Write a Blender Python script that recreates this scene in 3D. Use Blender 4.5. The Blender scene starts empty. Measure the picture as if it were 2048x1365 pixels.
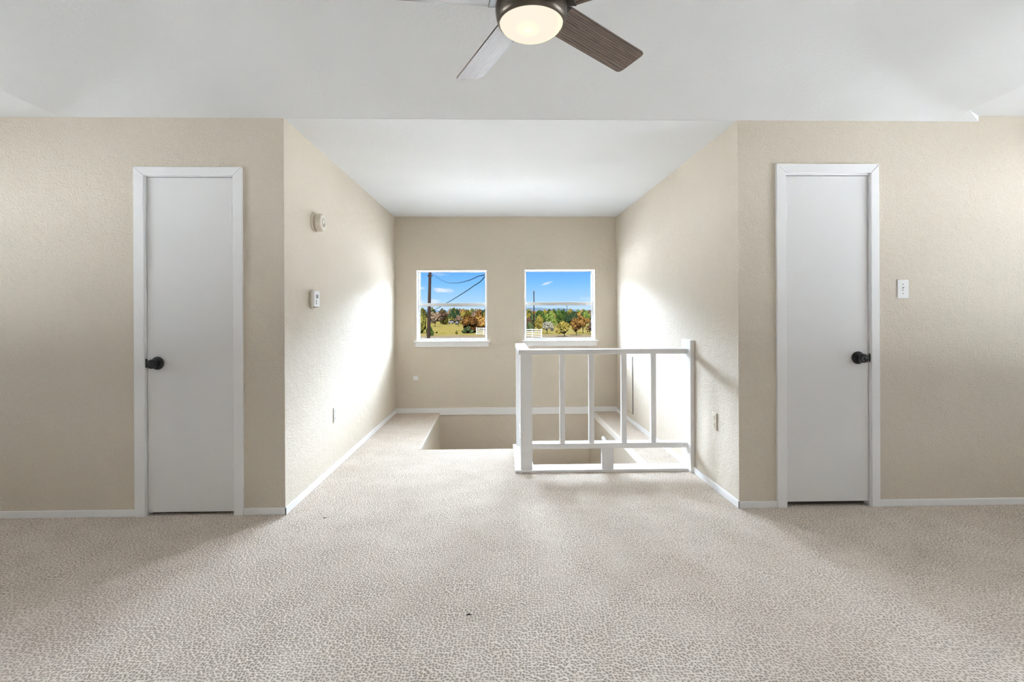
import bpy, bmesh, math, random
from mathutils import Vector, Matrix, noise

S = bpy.context.scene
COL = S.collection
PI = math.pi

# ------------------------------------------------------------------ camera
F, CY, YAW, ROLL, EYE = 1000.0, 627.87, 0.0239, -0.0044, 1.2137
cam_d = bpy.data.cameras.new('camera')
cam = bpy.data.objects.new('camera', cam_d)
COL.objects.link(cam)
cam_d.sensor_fit = 'HORIZONTAL'
cam_d.sensor_width = 36.0
cam_d.lens = F / 2048 * 36.0
cam_d.shift_y = -(1365 / 2 - CY) / 2048
cam_d.clip_start = 0.02
cam_d.clip_end = 9000
fwd = Vector((math.sin(YAW), math.cos(YAW), 0))
rgt = Vector((math.cos(YAW), -math.sin(YAW), 0))
up = Vector((0, 0, 1))
r2 = rgt * math.cos(ROLL) + up * math.sin(ROLL) * -1
# image: u = c*x - s*y(down), v = s*x + c*y(down)
c_, s_ = math.cos(ROLL), math.sin(ROLL)
ax = rgt * c_ + up * s_          # world direction of image +u
ay = up * c_ - rgt * s_          # world direction of image -v
m = Matrix.Identity(4)
for i in range(3):
    m[i][0] = ax[i]; m[i][1] = ay[i]; m[i][2] = -fwd[i]
m[2][3] = EYE
cam.matrix_world = m
S.camera = cam


def ray(u, v):
    a, b = (u - 1024) / F, (v - CY) / F
    return fwd + ax * a - ay * b


def at_ground(u, v, z=-3.2):
    r = ray(u, v)
    t = (z - EYE) / r.z
    return Vector((r.x * t, r.y * t, z))


def at_depth(u, v, Y):
    r = ray(u, v)
    t = Y / r.y
    return Vector((r.x * t, Y, EYE + r.z * t))


# ------------------------------------------------------------------ render look
S.view_settings.view_transform = 'Standard'
S.view_settings.look = 'None'
S.view_settings.exposure = 0.08
S.view_settings.gamma = 1.0
S.view_settings.use_curve_mapping = False
S.cycles.use_denoising = True
S.cycles.max_bounces = 14
S.cycles.diffuse_bounces = 9
S.cycles.glossy_bounces = 4
S.cycles.transmission_bounces = 6
S.cycles.transparent_max_bounces = 8
S.cycles.sample_clamp_indirect = 40.0
S.cycles.caustics_reflective = False
S.cycles.caustics_refractive = False

SKY_FRONT = 90.0     # brightness of the high sky on the side the two back windows face
SKY_SIDE = 3.5      # and towards the sides
SUN_POWER = 142.0


# ------------------------------------------------------------------ node helper
class NT:
    def __init__(self, tree):
        self.t = tree
        self.n = tree.nodes
        self.n.clear()

    def add(self, kind, **kw):
        nd = self.n.new(kind)
        ins = kw.pop('ins', {})
        for k, v in kw.items():
            setattr(nd, k, v)
        for k, v in ins.items():
            self.put(nd.inputs[k], v)
        return nd

    def put(self, sock, v):
        if isinstance(v, bpy.types.NodeSocket):
            self.t.links.new(v, sock)
        else:
            sock.default_value = v

    def math(self, op, a, b=0.0, c=None, clamp=False):
        nd = self.add('ShaderNodeMath', operation=op, use_clamp=clamp)
        self.put(nd.inputs[0], a)
        self.put(nd.inputs[1], b)
        if c is not None:
            self.put(nd.inputs[2], c)
        return nd.outputs[0]

    def mix(self, fac, a, b):
        nd = self.add('ShaderNodeMix', data_type='RGBA')
        self.put(nd.inputs[0], fac)
        self.put(nd.inputs[6], a if isinstance(a, bpy.types.NodeSocket) else (*a, 1) if len(a) == 3 else a)
        self.put(nd.inputs[7], b if isinstance(b, bpy.types.NodeSocket) else (*b, 1) if len(b) == 3 else b)
        return nd.outputs[2]

    def ramp(self, fac, stops, interp='LINEAR'):
        nd = self.add('ShaderNodeValToRGB')
        cr = nd.color_ramp
        cr.interpolation = interp
        while len(cr.elements) > 1:
            cr.elements.remove(cr.elements[-1])
        cr.elements[0].position = stops[0][0]
        cr.elements[0].color = (*stops[0][1], 1)
        for p, c in stops[1:]:
            e = cr.elements.new(p)
            e.color = (*c, 1)
        self.put(nd.inputs[0], fac)
        return nd.outputs[0]


def lin(r, g, b):
    f = lambda x: (x / 255 / 12.92) if x / 255 <= 0.04045 else ((x / 255 + 0.055) / 1.055) ** 2.4
    return (f(r), f(g), f(b))


# ------------------------------------------------------------------ world
W = bpy.data.worlds.new('sky')
S.world = W
W.use_nodes = True
w = NT(W.node_tree)
geo = w.add('ShaderNodeTexCoord')
sep = w.add('ShaderNodeSeparateXYZ', ins={0: geo.outputs['Generated']})
dx, dy, dz = sep.outputs
el = w.math('MULTIPLY', w.math('ARCSINE', dz), 180 / PI)          # elevation in degrees
low = w.ramp(w.math('DIVIDE', w.math('ADD', el, 1.0), 8.0, clamp=True),
             [(0.0, lin(214, 232, 246)), (0.125, lin(214, 233, 248)), (0.3, lin(176, 218, 254)),
              (0.55, lin(132, 198, 255)), (0.8, lin(98, 172, 255)), (1.0, lin(80, 156, 250))])
# small fair-weather clouds, placed by direction
px_ = w.math('DIVIDE', dx, w.math('MAXIMUM', dy, 0.05))
pz_ = w.math('DIVIDE', dz, w.math('MAXIMUM', dy, 0.05))
cmb = w.add('ShaderNodeCombineXYZ', ins={0: px_, 1: 0.0, 2: w.math('MULTIPLY', pz_, 2.6)})
nz = w.add('ShaderNodeTexNoise', ins={'Vector': cmb.outputs[0], 'Scale': 70.0, 'Detail': 4.0, 'Roughness': 0.6})
nfac = w.math('MULTIPLY', w.math('SUBTRACT', nz.outputs['Fac'], 0.5), 2.2)
cloud = 0.0
for (u, v, ru, rv, tilt, amp) in [(885, 581, 24, 5.5, .04, 1.0), (868, 603, 16, 5, 0, .8), (842, 577, 9, 3, 0, .6),
                                  (880, 549, 22, 4, .1, .22), (840, 604, 12, 4, 0, .5), (1094, 567, 15, 3.2, -.32, .75),
                                  (1180, 598, 24, 6, 0, .3), (760, 560, 40, 9, 0, .8), (1250, 560, 40, 8, 0, .8)]:
    d = ray(u, v)
    cx, cz = d.x / d.y, d.z / d.y
    ex = w.math('SUBTRACT', px_, cx)
    ez = w.math('SUBTRACT', pz_, cz)
    ez = w.math('ADD', ez, w.math('MULTIPLY', ex, tilt))
    q = w.math('ADD', w.math('POWER', w.math('DIVIDE', ex, ru / F), 2.0), w.math('POWER', w.math('DIVIDE', ez, rv / F), 2.0))
    g = w.math('SUBTRACT', 1.0, q)
    g = w.math('ADD', g, nfac)
    g = w.math('MULTIPLY', g, amp, clamp=True)
    cloud = w.math('MAXIMUM', cloud, g)
cloud = w.math('MULTIPLY', cloud, w.math('GREATER_THAN', dy, 0.05))
low = w.mix(w.math('MULTIPLY', cloud, 0.85), low, lin(240, 244, 252))
hi = w.math('DIVIDE', w.math('SUBTRACT', el, 6.3), 4.5, clamp=True)
hi = w.math('MULTIPLY', hi, hi)
fr = w.math('SMOOTH_MIN', w.math('MAXIMUM', w.math('MULTIPLY', dy, 1.6), 0.0), 1.0, 0.1)
hv = w.math('MULTIPLY_ADD', fr, SKY_FRONT - SKY_SIDE, SKY_SIDE)
# unseen bright band added above the view to light the walls, dimmer overhead
dp = w.math('DIVIDE', w.math('SUBTRACT', el, 16.0), 26.0, clamp=True)
hv = w.math('MULTIPLY', hv, w.math('MULTIPLY_ADD', dp, -0.56, 1.0))
hc = w.add('ShaderNodeCombineXYZ', ins={0: w.math('MULTIPLY', hv, 0.83), 1: w.math('MULTIPLY', hv, 0.955), 2: w.math('MULTIPLY', hv, 1.11)})
colr = w.mix(hi, low, hc.outputs[0])
bg = w.add('ShaderNodeBackground', ins={'Color': colr, 'Strength': 1.0})
wo = w.add('ShaderNodeOutputWorld')
w.t.links.new(bg.outputs[0], wo.inputs[0])
W.cycles.sampling_method = 'MANUAL'
W.cycles.sample_map_resolution = 512

sun_d = bpy.data.lights.new('sun', 'SUN')
sun_d.energy = SUN_POWER
sun_d.angle = 0.01
sun_d.color = (1, 0.97, 0.92)
sun = bpy.data.objects.new('sun', sun_d)
COL.objects.link(sun)
sd = Vector((0.04, 0.78, -0.62))
sun.rotation_euler = sd.to_track_quat('-Z', 'Y').to_euler()


def portal(loc, direction, sx, sy):
    d = bpy.data.lights.new('daylight_portal', 'AREA')
    d.shape = 'RECTANGLE'; d.size = sx; d.size_y = sy
    d.cycles.is_portal = True
    o = bpy.data.objects.new('daylight_portal', d)
    COL.objects.link(o)
    o.location = loc
    o.rotation_euler = Vector(direction).to_track_quat('-Z', 'Z' if abs(direction[2]) < .9 else 'Y').to_euler()
    return o


# ------------------------------------------------------------------ materials
def mat(name, colour, rough=0.5, metal=0.0, bump=None, spec=0.5, coat=0.0, emit=None, estr=0.0):
    """bump = (scale, strength, distance, detail)"""
    M = bpy.data.materials.new(name)
    M.use_nodes = True
    t = NT(M.node_tree)
    out = t.add('ShaderNodeOutputMaterial')
    b = t.add('ShaderNodeBsdfPrincipled')
    b.inputs['Base Color'].default_value = (*colour, 1)
    b.inputs['Roughness'].default_value = rough
    b.inputs['Metallic'].default_value = metal
    b.inputs['Specular IOR Level'].default_value = spec
    b.inputs['Coat Weight'].default_value = coat
    if emit:
        b.inputs['Emission Color'].default_value = (*emit, 1)
        b.inputs['Emission Strength'].default_value = estr
    tc = t.add('ShaderNodeTexCoord')
    # faint tonal variation so nothing is perfectly flat
    n0 = t.add('ShaderNodeTexNoise', ins={'Vector': tc.outputs['Object'], 'Scale': 3.0, 'Detail': 3.0})
    c = t.mix(n0.outputs['Fac'], tuple(x * 0.97 for x in colour), tuple(min(1, x * 1.03) for x in colour))
    t.put(b.inputs['Base Color'], c)
    if bump:
        sc, st, di, de = bump
        n1 = t.add('ShaderNodeTexNoise', ins={'Vector': tc.outputs['Object'], 'Scale': sc, 'Detail': de, 'Roughness': .55})
        bp = t.add('ShaderNodeBump', ins={'Strength': st, 'Distance': di, 'Height': n1.outputs['Fac']})
        t.put(b.inputs['Normal'], bp.outputs[0])
    t.t.links.new(b.outputs[0], out.inputs[0])
    M['_'] = 1
    return M


M = {}
M['trim'] = mat('white_trim_paint', (0.84, 0.84, 0.85), 0.42, bump=(60, .06, .004, 2))
M['door'] = mat('white_door_paint', (0.77, 0.77, 0.775), 0.45, bump=(40, .05, .003, 2))
M['ceil'] = mat('white_ceiling_paint', (0.69, 0.695, 0.70), 0.8, bump=(45, .25, .006, 4))
M['plastic'] = mat('white_plastic', (0.82, 0.82, 0.82), 0.35)
M['cream'] = mat('aged_cream_plastic', (0.74, 0.68, 0.58), 0.4)
M['grille'] = mat('dark_slot', (0.12, 0.09, 0.06), 0.6)
M['slot'] = mat('grey_slot', (0.25, 0.25, 0.25), 0.5)
M['black'] = mat('black_metal', (0.012, 0.012, 0.013), 0.28, metal=0.0, spec=0.6)
M['bronze'] = mat('brushed_bronze', (0.13, 0.11, 0.09), 0.36, metal=0.85)
M['darkmetal'] = mat('dark_blade_iron', (0.045, 0.04, 0.038), 0.4, metal=0.5)
M['vinyl'] = mat('cream_window_vinyl', (0.52, 0.505, 0.48), 0.6)
M['gasket'] = mat('dark_gasket', (0.10, 0.09, 0.08), 0.6)
M['utility'] = mat('utility_pole_wood', (0.0022, 0.0014, 0.0012), 0.9, spec=0.0, bump=(20, .5, .02, 3))
M['wire'] = mat('black_cable', (0.0009, 0.0011, 0.0013), 0.9, spec=0.0)
M['fence'] = mat('white_fence_paint', (0.046, 0.046, 0.045), 0.9, spec=0.0)
M['bark'] = mat('grey_brown_bark', (0.0014, 0.0011, 0.0009), 0.9, spec=0.0)
M['edge'] = mat('pale_carpet_edge_strip', (0.72, 0.68, 0.62), 0.5)
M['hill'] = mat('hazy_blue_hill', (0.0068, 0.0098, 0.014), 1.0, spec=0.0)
M['carwhite'] = mat('distant_white_metal', (0.013, 0.0135, 0.0142), 0.9, spec=0.0)
M['carglass'] = mat('distant_dark_glass', (0.002, 0.0022, 0.0027), 0.9, spec=0.0)
M['lint'] = mat('dark_lint', (0.03, 0.026, 0.024), 0.9)
M['siding'] = mat('outer_siding', (0.5, 0.48, 0.45), 0.8)


def wall_paint():
    Mt = bpy.data.materials.new('beige_wall_paint')
    Mt.use_nodes = True
    t = NT(Mt.node_tree)
    out = t.add('ShaderNodeOutputMaterial')
    b = t.add('ShaderNodeBsdfPrincipled', ins={'Roughness': 0.64, 'Specular IOR Level': 0.6})
    tc = t.add('ShaderNodeTexCoord')
    P = tc.outputs['Object']
    n0 = t.add('ShaderNodeTexNoise', ins={'Vector': P, 'Scale': 1.6, 'Detail': 4.0, 'Roughness': .55})
    c = t.mix(t.math('MULTIPLY_ADD', n0.outputs['Fac'], 1.6, -0.3, clamp=True), (0.65, 0.583, 0.485), (0.69, 0.622, 0.525))
    n2 = t.add('ShaderNodeTexNoise', ins={'Vector': P, 'Scale': 120.0, 'Detail': 3.0, 'Roughness': .6})
    c = t.mix(t.math('MULTIPLY', t.math('SUBTRACT', n2.outputs['Fac'], 0.45, clamp=True), 0.9, clamp=True), c, (0.50, 0.455, 0.395))
    t.put(b.inputs['Base Color'], c)
    n1 = t.add('ShaderNodeTexNoise', ins={'Vector': P, 'Scale': 95.0, 'Detail': 3.0, 'Roughness': .55})
    n3 = t.add('ShaderNodeTexNoise', ins={'Vector': P, 'Scale': 14.0, 'Detail': 2.0})
    h = t.math('ADD', n1.outputs['Fac'], t.math('MULTIPLY', n3.outputs['Fac'], 1.2))
    bp = t.add('ShaderNodeBump', ins={'Strength': 0.8, 'Distance': 0.005, 'Height': h})
    t.put(b.inputs['Normal'], bp.outputs[0])
    t.t.links.new(b.outputs[0], out.inputs[0])
    return Mt


M['wall'] = wall_paint()


def carpet():
    Mt = bpy.data.materials.new('berber_carpet')
    Mt.use_nodes = True
    t = NT(Mt.node_tree)
    out = t.add('ShaderNodeOutputMaterial')
    b = t.add('ShaderNodeBsdfPrincipled', ins={'Roughness': 0.95, 'Specular IOR Level': 0.15})
    tc = t.add('ShaderNodeTexCoord')
    P = tc.outputs['Object']
    wob = t.add('ShaderNodeTexNoise', ins={'Vector': P, 'Scale': 55.0, 'Detail': 2.0})
    off = t.add('ShaderNodeVectorMath', operation='MULTIPLY_ADD', ins={0: wob.outputs['Color'], 1: (.012, .012, 0), 2: P})
    mp = t.add('ShaderNodeMapping', ins={'Vector': off.outputs[0], 'Rotation': (0, 0, 0.05), 'Scale': (1.0, 1.0, 1.0)})
    vo = t.add('ShaderNodeTexVoronoi', voronoi_dimensions='2D', feature='F1',
               ins={'Vector': mp.outputs[0], 'Scale': 84.0, 'Randomness': 0.72})
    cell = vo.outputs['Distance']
    fine = t.add('ShaderNodeTexNoise', ins={'Vector': P, 'Scale': 420.0, 'Detail': 2.0})
    big = t.add('ShaderNodeTexNoise', ins={'Vector': P, 'Scale': 2.1, 'Detail': 4.0, 'Roughness': .6})
    mid = t.add('ShaderNodeTexNoise', ins={'Vector': P, 'Scale': 6.0, 'Detail': 5.0, 'Roughness': .65})
    # shade in the hollows between the pale loops, painted into the colour
    hollow_shade = t.math('SUBTRACT', 1.0, t.math('DIVIDE', cell, 0.45, clamp=True), clamp=True)
    hollow_shade = t.math('MULTIPLY', hollow_shade, t.math('MULTIPLY_ADD', mid.outputs['Fac'], 2.4, -0.2))
    hollow_shade = t.math('MULTIPLY', hollow_shade, t.math('MULTIPLY_ADD', fine.outputs['Fac'], 1.6, 0.35), clamp=True)
    base = t.mix(t.math('MULTIPLY_ADD', big.outputs['Fac'], 2.4, -0.7, clamp=True), (0.61, 0.523, 0.437), (0.76, 0.670, 0.582))
    base = t.mix(t.math('MULTIPLY', t.math('SUBTRACT', fine.outputs['Fac'], 0.3, clamp=True), 1.3), base, (0.84, 0.77, 0.69))
    c = t.mix(hollow_shade, base, (0.32, 0.26, 0.205))
    t.put(b.inputs['Base Color'], c)
    hh = t.math('ADD', cell, t.math('MULTIPLY', fine.outputs['Fac'], 0.35))
    bp = t.add('ShaderNodeBump', ins={'Strength': 0.8, 'Distance': 0.006, 'Height': hh})
    t.put(b.inputs['Normal'], bp.outputs[0])
    t.t.links.new(b.outputs[0], out.inputs[0])
    return Mt


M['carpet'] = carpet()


def blade_wood():
    Mt = bpy.data.materials.new('weathered_oak_blade')
    Mt.use_nodes = True
    t = NT(Mt.node_tree)
    out = t.add('ShaderNodeOutputMaterial')
    b = t.add('ShaderNodeBsdfPrincipled', ins={'Roughness': 0.42, 'Specular IOR Level': 0.45})
    tc = t.add('ShaderNodeTexCoord')
    mp = t.add('ShaderNodeMapping', ins={'Vector': tc.outputs['Object'], 'Scale': (1.6, 22.0, 22.0)})
    n = t.add('ShaderNodeTexNoise', ins={'Vector': mp.outputs[0], 'Scale': 4.0, 'Detail': 6.0, 'Roughness': .65, 'Distortion': 1.2})
    wv = t.add('ShaderNodeTexWave', wave_type='BANDS', bands_direction='Y',
               ins={'Vector': mp.outputs[0], 'Scale': 1.5, 'Distortion': 6.0, 'Detail': 3.0})
    f = t.math('ADD', t.math('MULTIPLY', n.outputs['Fac'], 0.8), t.math('MULTIPLY', wv.outputs['Fac'], 0.25))
    c = t.ramp(f, [(0.3, (0.05, 0.034, 0.027)), (0.5, (0.13, 0.09, 0.07)), (0.7, (0.22, 0.165, 0.135))])
    t.put(b.inputs['Base Color'], c)
    t.t.links.new(b.outputs[0], out.inputs[0])
    return Mt


M['blade'] = blade_wood()


def lens_mat():
    Mt = bpy.data.materials.new('lit_frosted_lens')
    Mt.use_nodes = True
    t = NT(Mt.node_tree)
    out = t.add('ShaderNodeOutputMaterial')
    tc = t.add('ShaderNodeTexCoord')
    sb = t.add('ShaderNodeVectorMath', operation='MULTIPLY_ADD', ins={0: tc.outputs['Object'], 1: (1, 1, 0), 2: (0.012, 0.030, 0)})
    ln = t.add('ShaderNodeVectorMath', operation='LENGTH', ins={0: sb.outputs[0]})
    r = t.math('DIVIDE', ln.outputs['Value'], 0.11, clamp=True)
    c = t.ramp(r, [(0.0, (1.7, 1.4, 0.90)), (0.16, (1.2, 1.02, .74)), (0.38, (1.0, 0.86, 0.72)), (.8, (1.0, .86, .70)), (1.0, (1.2, 1.05, .74))])
    e = t.add('ShaderNodeEmission', ins={'Color': c, 'Strength': 1.0})
    t.t.links.new(e.outputs[0], out.inputs[0])
    return Mt


M['lens'] = lens_mat()


def glass_mat():
    Mt = bpy.data.materials.new('window_glass')
    Mt.use_nodes = True
    t = NT(Mt.node_tree)
    out = t.add('ShaderNodeOutputMaterial')
    tr = t.add('ShaderNodeBsdfTransparent', ins={'Color': (0.98, 0.99, 0.99, 1)})
    gl = t.add('ShaderNodeBsdfGlossy', ins={'Roughness': 0.02})
    fr = t.add('ShaderNodeFresnel', ins={'IOR': 1.35})
    mx = t.add('ShaderNodeMixShader', ins={0: t.math('MULTIPLY', fr.outputs[0], 0.5)})
    t.t.links.new(tr.outputs[0], mx.inputs[1])
    t.t.links.new(gl.outputs[0], mx.inputs[2])
    t.t.links.new(mx.outputs[0], out.inputs[0])
    return Mt


M['glass'] = glass_mat()


def sc(k, c):
    return tuple(x * k for x in c)


def leaf_mat(name, a, b_, c_):
    Mt = bpy.data.materials.new(name)
    Mt.use_nodes = True
    t = NT(Mt.node_tree)
    out = t.add('ShaderNodeOutputMaterial')
    b = t.add('ShaderNodeBsdfPrincipled', ins={'Roughness': 0.9, 'Specular IOR Level': 0.0})
    tc = t.add('ShaderNodeTexCoord')
    n = t.add('ShaderNodeTexNoise', ins={'Vector': tc.outputs['Object'], 'Scale': 7.0, 'Detail': 6.0, 'Roughness': .8})
    oi = t.add('ShaderNodeObjectInfo')
    f = t.math('ADD', n.outputs['Fac'], t.math('MULTIPLY', t.math('SUBTRACT', oi.outputs['Random'], 0.5), 0.25))
    t.put(b.inputs['Base Color'], t.ramp(f, [(0.38, a), (0.5, b_), (0.62, sc(1.25, c_))]))
    t.t.links.new(b.outputs[0], out.inputs[0])
    return Mt


def sc(k, c):
    return tuple(x * k for x in c)


LK = 0.029
M['leaf_green'] = leaf_mat('green_leaves', sc(LK, lin(62, 92, 50)), sc(LK, lin(108, 140, 68)), sc(LK, lin(160, 178, 92)))
M['leaf_dark'] = leaf_mat('dark_green_leaves', sc(LK, lin(50, 74, 56)), sc(LK, lin(84, 110, 76)), sc(LK, lin(130, 145, 95)))
M['leaf_olive'] = leaf_mat('olive_leaves', sc(LK, lin(86, 84, 40)), sc(LK, lin(140, 134, 62)), sc(LK, lin(188, 170, 88)))
M['leaf_rust'] = leaf_mat('rust_leaves', sc(LK, lin(112, 74, 40)), sc(LK, lin(160, 120, 68)), sc(LK, lin(206, 160, 92)))
M['leaf_pink'] = leaf_mat('dull_pinkish_twigs', sc(LK, lin(118, 92, 80)), sc(LK, lin(160, 132, 112)), sc(LK, lin(196, 172, 145)))
M['leaf_grey'] = leaf_mat('grey_twigs', sc(LK, lin(110, 112, 98)), sc(LK, lin(160, 160, 142)), sc(LK, lin(204, 200, 184)))
M['leaf_yellow'] = leaf_mat('yellow_green_leaves', sc(LK, lin(96, 104, 44)), sc(LK, lin(160, 160, 70)), sc(LK, lin(214, 204, 110)))


def ground_mat():
    Mt = bpy.data.materials.new('dry_meadow')
    Mt.use_nodes = True
    t = NT(Mt.node_tree)
    out = t.add('ShaderNodeOutputMaterial')
    b = t.add('ShaderNodeBsdfPrincipled', ins={'Roughness': 1.0, 'Specular IOR Level': 0.0})
    tc = t.add('ShaderNodeTexCoord')
    P = tc.outputs['Object']
    sp = t.add('ShaderNodeSeparateXYZ', ins={0: P})
    mp = t.add('ShaderNodeMapping', ins={'Vector': P, 'Scale': (1, .35, 1)})
    n = t.add('ShaderNodeTexNoise', ins={'Vector': mp.outputs[0], 'Scale': .35, 'Detail': 6.0, 'Roughness': .7})
    k = 0.0168
    c = t.ramp(n.outputs['Fac'], [(0.3, sc(k, lin(176, 160, 96))), (0.45, sc(k, lin(232, 210, 112))), (0.55, sc(k, lin(240, 222, 136))), (0.7, sc(k, lin(228, 196, 150)))])
    # unseen near ground made pale to bounce light indoors; tan road beyond it
    y = t.math('ADD', sp.outputs[1], t.math('MULTIPLY', n.outputs['Fac'], 8.0))
    f = t.math('DIVIDE', t.math('SUBTRACT', y, 104.0), 6.0, clamp=True)
    f2 = t.math('DIVIDE', t.math('SUBTRACT', y, 66.0), 6.0, clamp=True)
    road = t.mix(n.outputs['Fac'], sc(k, lin(214, 190, 160)), sc(k, lin(236, 216, 186)))
    c2 = t.mix(f2, (0.41, 0.42, 0.435), road)
    c3 = t.mix(f, c2, c)
    t.put(b.inputs['Base Color'], c3)
    t.t.links.new(b.outputs[0], out.inputs[0])
    return Mt


M['ground'] = ground_mat()


# ------------------------------------------------------------------ mesh helpers
def tag(o, label=None, cat=None, group=None, kind=None):
    if label: o['label'] = label
    if cat: o['category'] = cat
    if group: o['group'] = group
    if kind: o['kind'] = kind
    return o


def empty(name, loc=(0, 0, 0)):
    o = bpy.data.objects.new(name, None)
    o.empty_display_size = 0.05
    o.location = loc
    COL.objects.link(o)
    return o


def build(name, bm, material, parent=None, smooth=False, loc=None, bevel=0.0):
    bmesh.ops.recalc_face_normals(bm, faces=bm.faces)
    me = bpy.data.meshes.new(name)
    bm.to_mesh(me)
    bm.free()
    if smooth:
        for p in me.polygons:
            p.use_smooth = True
    mats = material if isinstance(material, (list, tuple)) else [material]
    for mm in mats:
        me.materials.append(mm)
    o = bpy.data.objects.new(name, me)
    COL.objects.link(o)
    if parent:
        o.parent = parent
        if loc is None:
            # geometry is given in world metres: shift into the parent's frame
            me.transform(Matrix.Translation(-Vector(parent_world(parent))))
        else:
            o.location = loc
    elif loc is not None:
        o.location = loc
    if bevel:
        b = o.modifiers.new('bevel', 'BEVEL')
        b.width = bevel; b.segments = 2; b.limit_method = 'ANGLE'
    return o


def parent_world(p):
    v = Vector(p.location)
    while p.parent:
        p = p.parent
        v += p.location
    return v


def hexa(bm, pts, mi=0):
    """pts: 4 bottom corners then 4 top corners"""
    v = [bm.verts.new(p) for p in pts]
    for f in ((0, 3, 2, 1), (4, 5, 6, 7), (0, 1, 5, 4), (1, 2, 6, 5), (2, 3, 7, 6), (3, 0, 4, 7)):
        fc = bm.faces.new([v[i] for i in f])
        fc.material_index = mi
    return v


def box(bm, x0, x1, y0, y1, z0, z1, mi=0):
    return hexa(bm, [(x0, y0, z0), (x1, y0, z0), (x1, y1, z0), (x0, y1, z0),
                     (x0, y0, z1), (x1, y0, z1), (x1, y1, z1), (x0, y1, z1)], mi)


def prism(bm, poly, z0, z1, mi=0):
    lo = [bm.verts.new((p[0], p[1], z0)) for p in poly]
    hi_ = [bm.verts.new((p[0], p[1], z1)) for p in poly]
    n = len(poly)
    bm.faces.new(lo[::-1]).material_index = mi
    bm.faces.new(hi_).material_index = mi
    for i in range(n):
        bm.faces.new((lo[i], lo[(i + 1) % n], hi_[(i + 1) % n], hi_[i])).material_index = mi


def lathe(bm, prof, mat4, seg=32, mi=0):
    """prof: list of (radius, height); revolved about local Z then placed by mat4"""
    rings = []
    for r, h in prof:
        if r < 1e-6:
            rings.append([bm.verts.new(mat4 @ Vector((0, 0, h)))])
        else:
            rings.append([bm.verts.new(mat4 @ Vector((r * math.cos(2 * PI * i / seg), r * math.sin(2 * PI * i / seg), h))) for i in range(seg)])
    for a, b in zip(rings[:-1], rings[1:]):
        if len(a) == 1 and len(b) == 1:
            continue
        for i in range(seg):
            j = (i + 1) % seg
            if len(a) == 1:
                f = bm.faces.new((a[0], b[i], b[j]))
            elif len(b) == 1:
                f = bm.faces.new((a[i], b[0], a[j]))
            else:
                f = bm.faces.new((a[i], b[i], b[j], a[j]))
            f.material_index = mi


def tube(bm, path, rad, seg=8):
    rings = []
    n = len(path)
    for i, p in enumerate(path):
        p = Vector(p)
        d = (Vector(path[min(i + 1, n - 1)]) - Vector(path[max(i - 1, 0)])).normalized()
        a = d.orthogonal().normalized() if i == 0 else (a0 - d * a0.dot(d)).normalized()
        a0 = a
        b = d.cross(a)
        r = rad[i] if isinstance(rad, (list, tuple)) else rad
        rings.append([bm.verts.new(p + (a * math.cos(2 * PI * k / seg) + b * math.sin(2 * PI * k / seg)) * r) for k in range(seg)])
    for A, B in zip(rings[:-1], rings[1:]):
        for k in range(seg):
            j = (k + 1) % seg
            bm.faces.new((A[k], A[j], B[j], B[k]))
    bm.faces.new(rings[0][::-1])
    bm.faces.new(rings[-1])


def NB():
    return bmesh.new()


def rot_to(loc, direction):
    q = Vector(direction).to_track_quat('Z', 'Y')
    return Matrix.Translation(loc) @ q.to_matrix().to_4x4()


# ------------------------------------------------------------------ dimensions
Y1, Y2 = 3.073, 6.160
XLa, XLb = -1.3105, -1.289        # alcove left wall, front / back
XRa, XRb = 1.4805, 1.4425         # alcove right wall, front / back
ZC = 2.41
ZR = 2.446                        # ceiling over the right end
EL, ER, YB = -4.25, 4.45, -2.2    # end walls and rear wall
WX0, WX1 = -0.715, 1.155          # stairwell
WYL, WYR = 4.490, 3.955           # stairwell front edge, left / right of the railing return
WXM = 0.255
ZL = -1.05                        # landing


def xl(y): return XLa + (XLb - XLa) * (y - Y1) / (Y2 - Y1)
def xr(y): return XRa + (XRb - XRa) * (y - Y1) / (Y2 - Y1)


# ------------------------------------------------------------------ floor
bm = NB()
T = 0.022
prism(bm, [(EL, YB), (ER, YB), (ER, Y1 + .05), (EL, Y1 + .05)], -T, 0)
prism(bm, [(xl(Y1 + .05), Y1 + .05), (xr(Y1 + .05), Y1 + .05), (xr(WYR) + .02, WYR), (xl(WYR) - .02, WYR)], -T, 0)
prism(bm, [(xl(WYR) - .02, WYR), (WXM, WYR), (WXM, WYL), (xl(WYL) - .02, WYL)], -T, 0)
prism(bm, [(xl(WYL) - .02, WYL), (WX0 - .006, WYL), (WX0 - .034, Y2), (XLb - .02, Y2)], -T, 0)
prism(bm, [(WX1 + .014, WYR), (xr(WYR) + .02, WYR), (XRb + .02, Y2), (WX1 - .006, Y2)], -T, 0)
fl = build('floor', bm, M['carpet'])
tag(fl, kind='structure')

# ------------------------------------------------------------------ front walls with door niches
TH = 0.13


def front_wall(name, x0, x1, zt, ox0, ox1, oz, xin):
    bm = NB()
    ND = 0.07
    box(bm, x0, ox0, Y1, Y1 + TH, 0, zt)
    box(bm, ox1, x1, Y1, Y1 + TH, 0, zt)
    box(bm, ox0, ox1, Y1, Y1 + TH, oz, zt)
    box(bm, ox0, ox1, Y1 + ND, Y1 + TH, 0, oz)
    o = build(name, bm, M['wall'])
    tag(o, kind='structure')
    return o


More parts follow.
